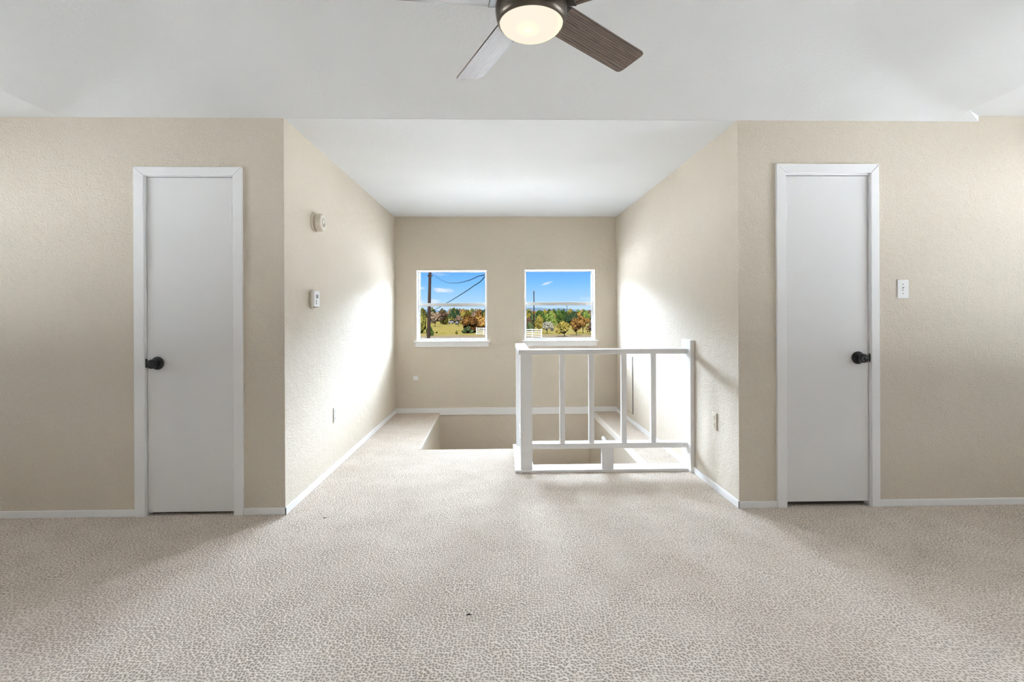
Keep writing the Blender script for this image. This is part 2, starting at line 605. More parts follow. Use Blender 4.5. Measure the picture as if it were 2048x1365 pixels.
front_wall('wall_front_left', EL, XLa, ZC + .02, -2.148, -1.608, 2.064, 1)
bmw = NB()
ND = 0.07
box(bmw, XRa, 1.768, Y1, Y1 + TH, 0, ZC + .02)
box(bmw, 2.320, 3.013, Y1, Y1 + TH, 0, ZC + .02)
box(bmw, 3.013, ER, Y1, Y1 + TH, 0, ZR + .02)
box(bmw, 1.768, 2.320, Y1, Y1 + TH, 2.082, ZC + .02)
box(bmw, 1.768, 2.320, Y1 + ND, Y1 + TH, 0, 2.082)
tag(build('wall_front_right', bmw, M['wall']), kind='structure')

# alcove side walls
bm = NB()
prism(bm, [(XLa, Y1 + TH), (XLb, Y2), (XLb - .12, Y2), (XLa - .12, Y1 + TH)], -.0, ZC + .02)
tag(build('wall_alcove_left', bm, M['wall']), kind='structure')
bm = NB()
prism(bm, [(XRa, Y1 + TH), (XRa + .12, Y1 + TH), (XRb + .12, Y2), (XRb, Y2)], -.0, ZC + .02)
tag(build('wall_alcove_right', bm, M['wall']), kind='structure')

# alcove back wall with two window openings, and the stairwell wall under it
WIN = [(-1.023, -0.159, 0.882, 1.752), (0.301, 1.176, 0.882, 1.757)]
WT = 0.16
bm = NB()
z0, z1 = 0.0, ZC + .02
xa, xb = XLb - .12, XRb + .12
(a0, a1, az0, az1), (b0, b1, bz0, bz1) = WIN
box(bm, xa, a0, Y2, Y2 + WT, z0, z1)
box(bm, a1, b0, Y2, Y2 + WT, z0, z1)
box(bm, b1, xb, Y2, Y2 + WT, z0, z1)
for (q0, q1, qz0, qz1) in WIN:
    box(bm, q0, q1, Y2, Y2 + WT, z0, qz0)
    box(bm, q0, q1, Y2, Y2 + WT, qz1, z1)
tag(build('wall_alcove_back', bm, M['wall']), kind='structure')

# stairwell walls
bm = NB()
box(bm, WX0 - .2, WX1 + .2, Y2, Y2 + WT, -2.7, -.0)
tag(build('wall_stairwell_back', bm, M['wall']), kind='structure')
bm = NB()
prism(bm, [(WX0, WYL), (WX0 - .028, Y2), (WX0 - .15, Y2), (WX0 - .15, WYL - .3), (WX0, WYL - .3)], -2.7, -T)
tag(build('wall_stairwell_left', bm, M['wall']), kind='structure')
bm = NB()
prism(bm, [(WX1 + .02, WYR - 2.2), (WX1 + .14, WYR - 2.2), (WX1 + .14, Y2), (WX1 - .055, Y2)], -2.7, -T)
tag(build('wall_stairwell_right', bm, M['wall']), kind='structure')
bm = NB()
box(bm, WXM - .06, WX1 + .02, WYR - 2.2, WYR - 2.1, -2.7, -T)
box(bm, WX0, WXM - .02, WYL - .3, WYL - .22, -2.7, -T)
box(bm, WXM - .1, WXM - .02, WYR - 2.2, WYL + .0, -2.7, -T)
tag(build('wall_stairwell_front', bm, M['wall']), kind='structure')

# stairs: a short flight down to a landing, then back under the railing
bm = NB()
rise = -ZL / 6
for i in range(5):
    box(bm, WX0 - .005, WXM - .03, WYL + i * .156 - .02, WYL + (i + 1) * .156, -(i + 1) * rise - .3, -(i + 1) * rise)
box(bm, WX0 - .02, WX1 - .02, WYL + .78, Y2 - .001, ZL - .2, ZL)
for i in range(8):
    y1 = WYL + .78 - i * .25
    box(bm, WXM - .018, WX1 + .0, y1 - .25, y1, ZL - (i + 1) * .19 - .25, ZL - (i + 1) * .19)
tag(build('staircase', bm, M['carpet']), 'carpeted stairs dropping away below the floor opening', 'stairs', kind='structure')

# ------------------------------------------------------------------ outer room shell
bm = NB()
box(bm, EL, ER, YB - .12, YB, 0, 2.6)
tag(build('wall_rear', bm, M['wall']), kind='structure')
SIDEW = {'wall_left': (EL - .14, EL, (1.05, 2.50, 0.85, 1.85)), 'wall_right': (ER, ER + .14, (0.80, 2.60, 0.70, 1.95))}
for nm, (x0, x1, (wy0, wy1, wz0, wz1)) in SIDEW.items():
    bm = NB()
    box(bm, x0, x1, YB, wy0, 0, 2.5)
    box(bm, x0, x1, wy1, Y1 + TH, 0, 2.5)
    box(bm, x0, x1, wy0, wy1, 0, wz0)
    box(bm, x0, x1, wy0, wy1, wz1, 2.5)
    tag(build(nm, bm, M['wall']), kind='structure')

# ------------------------------------------------------------------ ceilings
APX, APZ = 0.115, 2.885
APY, APB = 1.50, -0.7
AL = (-2.615, Y1, ZC)
P1 = (2.905, Y1, ZC); P2 = (3.013, Y1, ZC); P3 = (3.013, Y1, ZR)
AR = (2.861, 2.978, ZR)
XLc = -2.64
A1 = (APX, APY, APZ); A2 = (APX, APB, APZ)
BL = (XLc, YB, ZC); BR = (2.861, YB, ZR)


def smin(a, b, k):
    if k < 1e-5:
        return min(a, b)
    h = max(k - abs(a - b), 0.0) / k
    return min(a, b) - h * h * k / 4


def vault_z(x, y):
    """plastered hip vault: crisp at the corners, the creases die out towards the top"""
    base = ZC + (ZR - ZC) * max(0, min(1, (x - 2.2) / .66)) * max(0, min(1, (Y1 - y) / .095))
    a = (Y1 - y) * 0.302
    l = (x - XLc) * 0.1735
    r = (2.861 - x) * 0.160
    b = (y - YB) * 0.302
    m_ = smin(l, r, 0.08)
    k = 0.34 * max(0.0, min(a, m_) - 0.07)
    z_ = smin(a, m_, k)
    z_ = smin(z_, b, 0.05)
    return base + max(0, z_)


cb = NB()


def face(bm, pts):
    bm.faces.new([bm.verts.new(p) for p in pts])


NX, NY = 110, 90
grid = []
for j_ in range(NY + 1):
    y = YB + (Y1 - YB) * (1 - (1 - j_ / NY) ** 1.25)
    row = []
    for i_ in range(NX + 1):
        x = XLc + (2.861 - XLc) * i_ / NX
        row.append(cb.verts.new((x, y, vault_z(x, y))))
    grid.append(row)
for j_ in range(NY):
    for i_ in range(NX):
        f_ = cb.faces.new((grid[j_][i_], grid[j_][i_ + 1], grid[j_ + 1][i_ + 1], grid[j_ + 1][i_]))
        f_.smooth = True
# stepped corner on the right, then the flat strips at both ends
face(cb, [(2.861, Y1, ZC), P1, AR])
face(cb, [P1, AR, P2]); face(cb, [P2, AR, P3])
face(cb, [(EL, Y1, ZC), (XLc, Y1, ZC), (XLc, YB, ZC), (EL, YB, ZC)])
face(cb, [P3, AR, (2.861, YB, ZR), (ER, YB, ZR), (ER, Y1, ZR)])
# roof deck above so that the shell has thickness
box(cb, EL - .14, ER + .14, YB - .12, Y1 + TH, 2.98, 3.04)
box(cb, EL - .14, ER + .14, YB - .12, YB, 2.4, 2.98)
box(cb, EL - .14, EL, YB, Y1 + TH, 2.49, 2.98)
box(cb, ER, ER + .14, YB, Y1 + TH, 2.49, 2.98)
box(cb, EL, ER, Y1 + .02, Y1 + TH, 2.46, 2.98)
tag(build('ceiling', cb, M['ceil']), kind='structure')
bm = NB()
prism(bm, [(XLa - .12, Y1 + .004), (XRa + .12, Y1 + .004), (XRb + .12, Y2 + WT), (XLb - .12, Y2 + WT)], ZC, ZC + .06)
tag(build('ceiling_alcove', bm, M['ceil']), kind='structure')

# ------------------------------------------------------------------ baseboards
BH, BT = 0.042, 0.012


def baseboard(name, boxes):
    bm = NB()
    for p in boxes:
        prism(bm, p[0], p[1], p[2])
    tag(build(name, bm, M['trim'], bevel=.003), kind='structure')


def r4(x0, x1, y0, y1): return [(x0, y0), (x1, y0), (x1, y1), (x0, y1)]


baseboard('baseboard_front_left', [(r4(EL, -2.203, Y1 - BT, Y1), 0, BH), (r4(-1.556, XLa + BT, Y1 - BT, Y1), 0, BH)])
baseboard('baseboard_front_right', [(r4(XRa - BT, 1.716, Y1 - BT, Y1), 0, BH), (r4(2.364, ER, Y1 - BT, Y1), 0, BH)])
baseboard('baseboard_alcove_left', [([(XLa, Y1 - BT), (XLa + BT, Y1 - BT), (XLb + BT, Y2 - BT), (XLb, Y2 - BT)], 0, BH + .004)])
baseboard('baseboard_alcove_right', [([(XRa - BT, Y1 - BT), (XRa, Y1 - BT), (xr(3.76), 3.76), (xr(3.76) - BT, 3.76)], 0, BH + .004),
                                     ([(xr(3.945) - BT, 3.945), (xr(3.945), 3.945), (XRb, Y2 - BT), (XRb - BT, Y2 - BT)], 0, BH + .004)])
baseboard('baseboard_alcove_back', [(r4(XLb, WX0 - .03, Y2 - BT, Y2), 0, .058), (r4(WX0 - .03, WX1 - .03, Y2 - BT - .003, Y2), -.026, .061),
                                    (r4(WX1 - .03, XRb, Y2 - BT, Y2), 0, .058)])
baseboard('baseboard_landing', [(r4(WX0, WX1 - .06, Y2 - BT, Y2), ZL, ZL + .09)])

bm = NB()
hexa(bm, [(WX1 - .022, WYR, -.03), (WX1 + .018, WYR, -.03), (WX1 - .006, Y2 - .016, -.03), (WX1 - .05, Y2 - .016, -.03),
          (WX1 - .004, WYR, .007), (WX1 + .026, WYR, .007), (WX1 + .0, Y2 - .016, .007), (WX1 - .03, Y2 - .016, .007)])
tag(build('trim_1', bm, M['edge'], bevel=.003), kind='structure')
bm = NB()
prism(bm, [(WX0 - .010, WYL - .004), (WX0 + .003, WYL - .004), (WX0 - .026, Y2 - .016), (WX0 - .038, Y2 - .016)], -.03, .006)
tag(build('trim_2', bm, M['edge'], bevel=.002), kind='structure')


# ------------------------------------------------------------------ doors
def door(name, x0, x1, zb, zt, ztc, hinge_side, knob_x, knob_z, hz, label, cx0, cx1, ix0, ix1, izt):
    """x0..x1 slab, cx casing outer, ix casing inner"""
    root = empty(name, ((x0 + x1) / 2, Y1, 0))
    tag(root, label, 'door', kind='structure')
    # mitred casing, three boards
    yf, yb = Y1 - .016, Y1 + .002
    for kind in ('l', 'r', 't'):
        bm = NB()
        if kind == 'l':
            q = [(cx0, 0), (ix0, 0), (ix0, izt), (cx0, ztc)]
        elif kind == 'r':
            q = [(ix1, 0), (cx1, 0), (cx1, ztc), (ix1, izt)]
        else:
            q = [(ix0, izt), (ix1, izt), (cx1, ztc), (cx0, ztc)]
        hexa(bm, [(p[0], yf, p[1]) for p in q] + [(p[0], yb, p[1]) for p in q])
        build('casing', bm, M['trim'], root, bevel=.003)
    # jamb
    bm = NB()
    for a, b in ((ix0 - .006, x0 - .004), (x1 + .004, ix1 + .006)):
        box(bm, a, b, Y1 - .004, Y1 + .07, 0, izt + .006)
    box(bm, ix0 - .006, ix1 + .006, Y1 - .004, Y1 + .07, zt + .004, izt + .008)
    build('jamb', bm, M['trim'], root)
    # dark stop behind the gap
    bm = NB()
    box(bm, x0 - .003, x1 + .003, Y1 + .05, Y1 + .066, 0, zt + .004)
    build('door_stop', bm, M['gasket'], root)
    bm = NB()
    box(bm, x0, x1, Y1 + .004, Y1 + .042, zb, zt)
    slab = build('door_slab', bm, M['door'], root, bevel=.002)
    # knob: rosette + turned knob
    bm = NB()
    lathe(bm, [(0, .0), (.036, .0), (.040, .004), (.038, .009), (.022, .013), (0, .014)], rot_to((knob_x, Y1 + .004, knob_z), (0, -1, 0)), 40)
    build('rosette', bm, M['black'], root, smooth=True)
    bm = NB()
    lathe(bm, [(.011, .010), (.0105, .026), (.017, .033), (.026, .041), (.0285, .052), (.0265, .062), (.0185, .068),
               (.017, .0665), (.011, .0665), (.009, .069), (0, .0695)], rot_to((knob_x, Y1 + .004, knob_z), (0, -1, 0)), 40)
    build('door_knob', bm, M['black'], root, smooth=True)
    # strike lip on the jamb
    s = -1 if hinge_side == 'r' else 1
    xe = x0 - .003 if hinge_side == 'r' else x1 + .003
    bm = NB()
    lathe(bm, [(0, -.002), (.027, -.002), (.027, .002), (0, .002)], Matrix.Translation((xe + s * .001, Y1 - .003, knob_z)) @ Matrix.Rotation(PI / 2, 4, 'X') @ Matrix.Scale(.42 if hinge_side == 'r' else .2, 4, (1, 0, 0)), 24)
    build('strike_plate', bm, M['black'], root)
    # hinges
    xh = x1 + .0015 if hinge_side == 'r' else x0 - .0015
    for z in hz:
        bm = NB()
        for k in range(5):
            za = z - .047 + k * .019
            lathe(bm, [(0, za), (.0052, za), (.0062, za + .001), (.0062, za + .0172), (.0052, za + .0185), (0, za + .0185)],
                  Matrix.Translation((xh, Y1 - .004, 0)), 14)
        lathe(bm, [(0, z + .048), (.004, z + .049), (.0025, z + .053), (0, z + .054)], Matrix.Translation((xh, Y1 - .004, 0)), 12)
        hx = -.011 if hinge_side == 'r' else .011
        box(bm, min(xh, xh + hx), max(xh, xh + hx), Y1 + .002, Y1 + .0045, z - .046, z + .047)
        build('hinge', bm, M['trim'], root, smooth=False)
    return root


door('door_1', -2.133, -1.622, .020, 2.048, 2.109, 'r', -2.072, .923, (1.826, .329),
     'narrow white slab closet door left of the alcove, black knob at its left edge', -2.202, -1.557, -2.140, -1.612, 2.055)
door('door_2', 1.779, 2.303, .032, 2.066, 2.138, 'l', 2.236, .929, (1.842, .329),
     'narrow white slab closet door right of the alcove, black knob at its right edge', 1.716, 2.364, 1.777, 2.312, 2.081)


# ------------------------------------------------------------------ windows
def window(name, x0, x1, z0, z1, mr0, mr1, label):
    root = empty(name, ((x0 + x1) / 2, Y2 + .09, z0))
    tag(root, label, 'window', kind='structure')
    ya, yb = Y2 + .085, Y2 + .145
    bm = NB()     # outer frame, mitred-look
    w_ = .020
    box(bm, x0, x0 + w_, ya, yb, z0, z1); box(bm, x1 - w_, x1, ya, yb, z0, z1)
    box(bm, x0 + w_, x1 - w_, ya, yb, z1 - .008, z1); box(bm, x0 + w_, x1 - w_, ya, yb, z0, z0 + .012)
    build('window_frame', bm, M['vinyl'], root, bevel=.002)
    # upper sash (fixed) and lower sash
    for (nm, a, b, yy) in (('upper_sash', mr0 + .012, z1 - .008, .03), ('lower_sash', z0 + .012, mr1, .0)):
        bm = NB()
        s = .007
        xa_, xb_ = x0 + w_, x1 - w_
        ys, ye = ya + .008 + yy, ya + .03 + yy
        rail_top = .038 if nm == 'lower_sash' else .006
        rail_bot = .014 if nm == 'lower_sash' else .010
        box(bm, xa_, xa_ + s, ys, ye, a, b); box(bm, xb_ - s, xb_, ys, ye, a, b)
        box(bm, xa_ + s, xb_ - s, ys, ye, b - rail_top, b)
        box(bm, xa_ + s, xb_ - s, ys, ye, a, a + rail_bot)
        sash = build(nm, bm, M['vinyl'], root, bevel=.0015)
        bm = NB()
        g = .0025
        gx0, gx1, gz0, gz1 = xa_ + s, xb_ - s, a + rail_bot, b - rail_top
        ym = (ys + ye) / 2 + .004
        box(bm, gx0, gx0 + g, ys + .004, ym, gz0, gz1); box(bm, gx1 - g, gx1, ys + .004, ym, gz0, gz1)
        box(bm, gx0 + g, gx1 - g, ys + .004, ym, gz1 - g, gz1); box(bm, gx0 + g, gx1 - g, ys + .004, ym, gz0, gz0 + g)
        build('gasket', bm, M['gasket'], sash)
        bm = NB()
        box(bm, gx0 + .001, gx1 - .001, ym, ym + .004, gz0 + .001, gz1 - .001)
        build('pane', bm, M['glass'], sash)
    # plaster return lining in white paint
    bm = NB()
    e = .004
    box(bm, x0, x0 + e, Y2 - .001, ya, z0, z1); box(bm, x1 - e, x1, Y2 - .001, ya, z0, z1)
    box(bm, x0, x1, Y2 - .001, ya, z1 - e, z1)
    build('window_reveal', bm, M['trim'], root)
    bm = NB()
    box(bm, x0 - .035, x1 + .035, Y2 - .035, Y2 - .0, z0 - .016, z0 + .002)
    box(bm, x0 + .0005, x1 - .0005, Y2 - .0, ya + .002, z0 - .016, z0 + .002)
    build('window_sill', bm, M['trim'], root, bevel=.004)
    bm = NB()
    box(bm, x0 - .018, x1 + .018, Y2 - .018, Y2 - .0, z0 - .072, z0 - .016)
    build('apron', bm, M['trim'], root, bevel=.003)
    portal(((x0 + x1) / 2, Y2 + WT + .01, (z0 + z1) / 2), (0, -1, 0), x1 - x0, z1 - z0)
    return root


window('window_1', *WIN[0][:2], *WIN[0][2:], 1.310, 1.349, 'left of the two back windows, white single-hung with a utility pole outside')
window('window_2', *WIN[1][:2], *WIN[1][2:], 1.317, 1.357, 'right of the two back windows, white single-hung above the white stair railing')

# daylight windows in the two end walls of the room
for i, (nm, (x0, x1, (wy0, wy1, wz0, wz1))) in enumerate(SIDEW.items()):
    root = empty('window_%d' % (3 + i), ((x0 + x1) / 2, (wy0 + wy1) / 2, wz0))
    tag(root, 'large window in the %s end wall of the room' % ('left' if i == 0 else 'right'), 'window', kind='structure')
    bm = NB()
    xm = (x0 + x1) / 2
    for (a, b, c, d) in ((wy0, wy0 + .04, wz0, wz1), (wy1 - .04, wy1, wz0, wz1), (wy0, wy1, wz0, wz0 + .04), (wy0, wy1, wz1 - .04, wz1),
                         ((wy0 + wy1) / 2 - .02, (wy0 + wy1) / 2 + .02, wz0 + .04, wz1 - .04)):
        box(bm, xm - .03, xm + .03, a, b, c, d)
    build('window_frame', bm, M['vinyl'], root)
    bm = NB()
    box(bm, xm - .003, xm + .003, wy0 + .04, wy1 - .04, wz0 + .04, wz1 - .04)
    build('pane', bm, M['glass'], root)
    s = 1 if i == 0 else -1
    portal(((x0 - .02) if i == 0 else (x1 + .02), (wy0 + wy1) / 2, (wz0 + wz1) / 2), (s, 0, 0), wy1 - wy0, wz1 - wz0)

# ------------------------------------------------------------------ stair railing
rl = empty('stair_railing', (0.8, 3.9, 0))
tag(rl, 'white painted wooden guard railing with four balusters beside the stair opening', 'railing')
RF = 3.800


def rbox(name, *b, bevel=.003):
    bm = NB()
    box(bm, *b)
    return build(name, bm, M['trim'], rl, bevel=bevel)


# base board: front run and return run, mitred
bm = NB()
zb = .020
q = [(0.112, RF), (1.474, RF), (1.474, RF + .145), (0.262, RF + .145)]
prism(bm, [(0.112, RF), (1.473, RF), (1.470, RF + .145), (0.257, RF + .145)], 0.0, zb)
build('base_board', bm, M['trim'], rl, bevel=.002)
bm = NB()
prism(bm, [(0.112, RF), (0.257, RF + .145), (0.257, 4.575), (0.112, 4.575)], 0.0, zb)
build('base_board', bm, M['trim'], rl, bevel=.002)
rbox('newel_post', .154, .243, RF + .018, RF + .107, zb, .902)
rbox('wall_post', 1.440, 1.4725, 3.757, 3.945, .0, 1.007)
rbox('support_post', .776, .866, RF + .018, RF + .056, zb, .176)
rbox('top_rail', .140, 1.4405, RF, RF + .112, .902, .938)
rbox('bottom_rail', .243, 1.4405, RF + .018, RF + .105, .176, .216)
for xb_ in (.456, .681, .933, 1.162):
    rbox('baluster', xb_, xb_ + .040, RF + .030, RF + .070, .216, .902)
# return beside the top step
rbox('top_rail', .140, .228, RF + .112, 4.655, .902, .938)
rbox('return_post', .142, .182, 4.520, 4.560, zb, .902)
rbox('bottom_rail', .165, .205, RF + .107, 4.520, .176, .216)
rbox('baluster', .160, .198, 4.18, 4.218, zb, .176)
# nail hole in the rail end
bm = NB()
lathe(bm, [(0, 0), (.0035, 0), (.0035, .0008), (0, .0008)], rot_to((1.416, RF + .018, .196), (0, -1, 0)), 10)
build('nail_head', bm, M['gasket'], rl)

# handrail on the stairwell's right wall
hr = empty('stair_handrail', (1.10, 5.1, -.1))
tag(hr, 'white handrail end on the right wall inside the stairwell, behind the railing', 'handrail')
bm = NB()
pth = [(1.068, 5.18, -.082), (1.068, 5.12, -.10), (1.072, 4.9, -.26), (1.085, 4.3, -.71), (1.095, 3.7, -1.16)]
tube(bm, pth, [.020, .024, .024, .024, .024], 14)
build('rail', bm, M['trim'], hr, smooth=True)
for p in ((1.07, 5.0, -.19), (1.09, 4.1, -.86)):
    bm = NB()
    tube(bm, [(p[0], p[1], p[2] - .02), (p[0] + .03, p[1], p[2] - .05), (p[0] + .06, p[1], p[2] - .05)], .007, 8)
    build('bracket', bm, M['trim'], hr, smooth=True)

# ------------------------------------------------------------------ access panel, right alcove wall
ap = empty('access_panel', (xr(5.6), 5.6, .1))
tag(ap, 'flush beige access panel low on the right alcove wall, seen behind the railing', 'access panel')
pang = math.atan2(XRb - XRa, Y2 - Y1)


def wbox(bm, ya, yb_, za, zb_, off0, off1, mi=0):
    """box lying on the right alcove wall; off = distance out of the wall (into the room)"""
    hexa(bm, [(xr(ya) - off1, ya, za), (xr(ya) - off0, ya, za), (xr(yb_) - off0, yb_, za), (xr(yb_) - off1, yb_, za),
              (xr(ya) - off1, ya, zb_), (xr(ya) - off0, ya, zb_), (xr(yb_) - off0, yb_, zb_), (xr(yb_) - off1, yb_, zb_)], mi)


bm = NB()
wbox(bm, 5.43, 5.96, .105, .735, -.001, .0015)
build('gap', bm, M['gasket'], ap)
bm = NB()
wbox(bm, 5.455, 5.955, .112, .733, .0005, .006)
build('panel', bm, M['wall'], ap)


# ------------------------------------------------------------------ wall plates and devices
def lwbox(bm, ya, yb_, za, zb_, off0, off1, mi=0):
    hexa(bm, [(xl(ya) + off0, ya, za), (xl(ya) + off1, ya, za), (xl(yb_) + off1, yb_, za), (xl(yb_) + off0, yb_, za),
              (xl(ya) + off0, ya, zb_), (xl(ya) + off1, ya, zb_), (xl(yb_) + off1, yb_, zb_), (xl(yb_) + off0, yb_, zb_)], mi)


# left alcove outlet
o = empty('electrical_outlet', (xl(3.97), 3.97, .425))
tag(o, 'white duplex outlet on the left alcove wall near the floor', 'outlet')
bm = NB(); lwbox(bm, 3.935, 4.010, .367, .483, 0, .006)
build('cover_plate', bm, M['plastic'], o, bevel=.002)
for z in (.397, .453):
    bm = NB(); lwbox(bm, 3.956, 3.989, z - .016, z + .016, .006, .0085)
    r = build('receptacle', bm, M['plastic'], o, bevel=.002)
    bm = NB()
    for yy in (3.965, 3.979):
        lwbox(bm, yy, yy + .002, z - .004, z + .006, .0085, .0088)
    build('slot', bm, M['slot'], r)
# right alcove outlet
o = empty('electrical_outlet', (xr(3.41), 3.41, .467))
tag(o, 'cream duplex outlet on the right alcove wall just in front of the railing', 'outlet')
bm = NB(); wbox(bm, 3.376, 3.447, .410, .526, 0, .007)
build('cover_plate', bm, M['cream'], o, bevel=.002)
for z in (.440, .496):
    bm = NB(); wbox(bm, 3.395, 3.428, z - .016, z + .016, .007, .0095)
    r = build('receptacle', bm, M['cream'], o, bevel=.002)
    bm = NB()
    for yy in (3.404, 3.418):
        wbox(bm, yy, yy + .002, z - .004, z + .006, .0095, .0098)
    build('slot', bm, M['slot'], r)

# light switch right of door_2
o = empty('light_switch', (2.521, Y1, 1.358))
tag(o, 'white toggle light switch on the beige wall right of the right-hand door', 'switch')
bm = NB(); box(bm, 2.486, 2.556, Y1 - .006, Y1, 1.300, 1.416)
build('cover_plate', bm, M['plastic'], o, bevel=.002)
bm = NB(); box(bm, 2.5155, 2.5265, Y1 - .007, Y1 - .005, 1.346, 1.370)
build('toggle_slot', bm, M['slot'], o)
bm = NB(); hexa(bm, [(2.517, Y1 - .007, 1.350), (2.525, Y1 - .007, 1.350), (2.525, Y1 - .018, 1.344), (2.517, Y1 - .018, 1.344),
                     (2.517, Y1 - .007, 1.362), (2.525, Y1 - .007, 1.362), (2.525, Y1 - .018, 1.352), (2.517, Y1 - .018, 1.352)])
build('toggle', bm, M['plastic'], o)
for z in (1.328, 1.388):
    bm = NB(); lathe(bm, [(0, 0), (.0035, 0), (.003, .0012), (0, .0015)], rot_to((2.521, Y1 - .006, z), (0, -1, 0)), 12)
    build('screw', bm, M['slot'], o)

# small jack box on back wall
o = empty('cable_jack', (-1.037, Y2, .43))
tag(o, 'small white cable jack box on the back wall under the left window', 'jack')
bm = NB(); box(bm, -1.065, -1.006, Y2 - .024, Y2, .403, .457)
build('housing', bm, M['plastic'], o, bevel=.004)
bm = NB(); box(bm, -1.043, -1.028, Y2 - .012, Y2 - .001, .3995, .4035)
build('port', bm, M['slot'], o)
# painted-over plate by the baseboard
o = empty('blank_plate', (1.045, Y2, .09))
tag(o, 'beige painted horizontal wall plate low on the back wall, behind the railing', 'wall plate')
bm = NB(); box(bm, .985, 1.103, Y2 - .008, Y2, .062, .126)
build('cover_plate', bm, M['wall'], o, bevel=.003)
for x in (1.012, 1.076):
    bm = NB(); lathe(bm, [(0, 0), (.004, 0), (.003, .001), (0, .0012)], rot_to((x, Y2 - .008, .094), (0, -1, 0)), 10)
    build('screw', bm, M['gasket'], o)

# smoke detector, left alcove wall
c = Vector((xl(3.56), 3.56, 1.863))
o = empty('smoke_detector', c)
tag(o, 'round cream smoke detector high on the left alcove wall', 'smoke detector')
mt = rot_to(c, (1, 0.006, 0))
bm = NB(); lathe(bm, [(0, 0), (.066, 0), (.068, .003), (.067, .014), (0, .014)], mt, 48)
build('mounting_base', bm, M['cream'], o, smooth=False)
bm = NB(); lathe(bm, [(.062, .014), (.062, .018), (0, .018)], mt, 48)
build('vent_slot', bm, M['grille'], o)
bm = NB(); lathe(bm, [(0, .018), (.066, .018), (.0665, .021), (0, .021)], mt, 48)
build('vent_ring', bm, M['cream'], o)
bm = NB(); lathe(bm, [(.062, .021), (.062, .024), (0, .024)], mt, 48)
build('vent_slot', bm, M['grille'], o)
bm = NB(); lathe(bm, [(0, .024), (.064, .024), (.0645, .029), (.061, .058), (.057, .063), (.050, .065), (0, .065)], mt, 48)
build('cover', bm, M['cream'], o, smooth=False)
bm = NB(); lathe(bm, [(.030, .0645), (.030, .0665), (.026, .0665), (.026, .0645)], mt, 32)
build('test_button_ring', bm, M['slot'], o)
bm = NB(); lathe(bm, [(0, .066), (.004, .066), (.003, .068), (0, .068)], mt @ Matrix.Translation((0, -.012, 0)), 12)
build('indicator', bm, M['grille'], o)

# thermostat, left alcove wall
tb = empty('thermostat', (xl(3.49), 3.49, 1.325))
tag(tb, 'small white thermostat at mid height on the left alcove wall below the smoke detector', 'thermostat')
bm = NB(); lwbox(bm, 3.462, 3.540, 1.285, 1.365, 0, .014)
build('back_plate', bm, M['cream'], tb)
bm = NB(); lwbox(bm, 3.452, 3.552, 1.268, 1.380, .014, .040)
build('housing', bm, M['plastic'], tb, bevel=.006)
bm = NB(); lwbox(bm, 3.480, 3.520, 1.326, 1.352, .040, .0408)
build('display', bm, M['slot'], tb)
bm = NB(); lwbox(bm, 3.478, 3.483, 1.284, 1.316, .040, .0425)
build('lever', bm, M['slot'], tb)
bm = NB(); lwbox(bm, 3.478, 3.528, 1.262, 1.268, .018, .034)
build('mode_slider', bm, M['slot'], tb)

# ------------------------------------------------------------------ ceiling fan
FC = Vector((0.103, 1.587, 2.203))
fan = empty('ceiling_fan', (FC.x, FC.y, 2.80))
tag(fan, 'bronze five-blade ceiling fan with a round lit frosted lens and oak blades', 'ceiling fan')
mz = Matrix.Translation((FC.x, FC.y, 0))
ztop = vault_z(FC.x, FC.y)
bm = NB(); lathe(bm, [(0, ztop + .02), (.065, ztop + .02), (.063, ztop - .06), (.03, ztop - .08), (0, ztop - .08)], mz, 40)
build('canopy', bm, M['bronze'], fan, smooth=True)
bm = NB(); lathe(bm, [(0, ztop - .075), (.012, ztop - .075), (.012, 2.325), (0, 2.325)], mz, 20)
build('downrod', bm, M['bronze'], fan, smooth=True)
bm = NB(); lathe(bm, [(0, 2.33), (.040, 2.33), (.078, 2.315), (.100, 2.29), (.104, 2.255), (.104, 2.218), (0, 2.218)], mz, 48)
build('motor_housing', bm, M['bronze'], fan, smooth=True)
bm = NB(); lathe(bm, [(0, 2.218), (.090, 2.218), (.090, 2.200), (0, 2.200)], mz, 48)
build('hub', bm, M['darkmetal'], fan, smooth=False)
bm = NB(); lathe(bm, [(0, 2.205), (.100, 2.205), (.109, 2.200), (.1135, 2.186), (.1135, 2.168), (.110, 2.150), (.1045, 2.134), (.1005, 2.133), (.1005, 2.15), (0, 2.15)], mz, 64)
build('light_housing', bm, M['bronze'], fan, smooth=True)
bm = NB()
lathe(bm, [(.1003, 0.004), (.0995, -.004), (.093, -.014), (.080, -.024), (.060, -.033), (.038, -.038), (.02, -.0405), (0, -.0413)], Matrix.Identity(4), 64)
ln = build('lens', bm, M['lens'], fan, smooth=True, loc=(0, 0, 2.137 - 2.80))
BW = .125
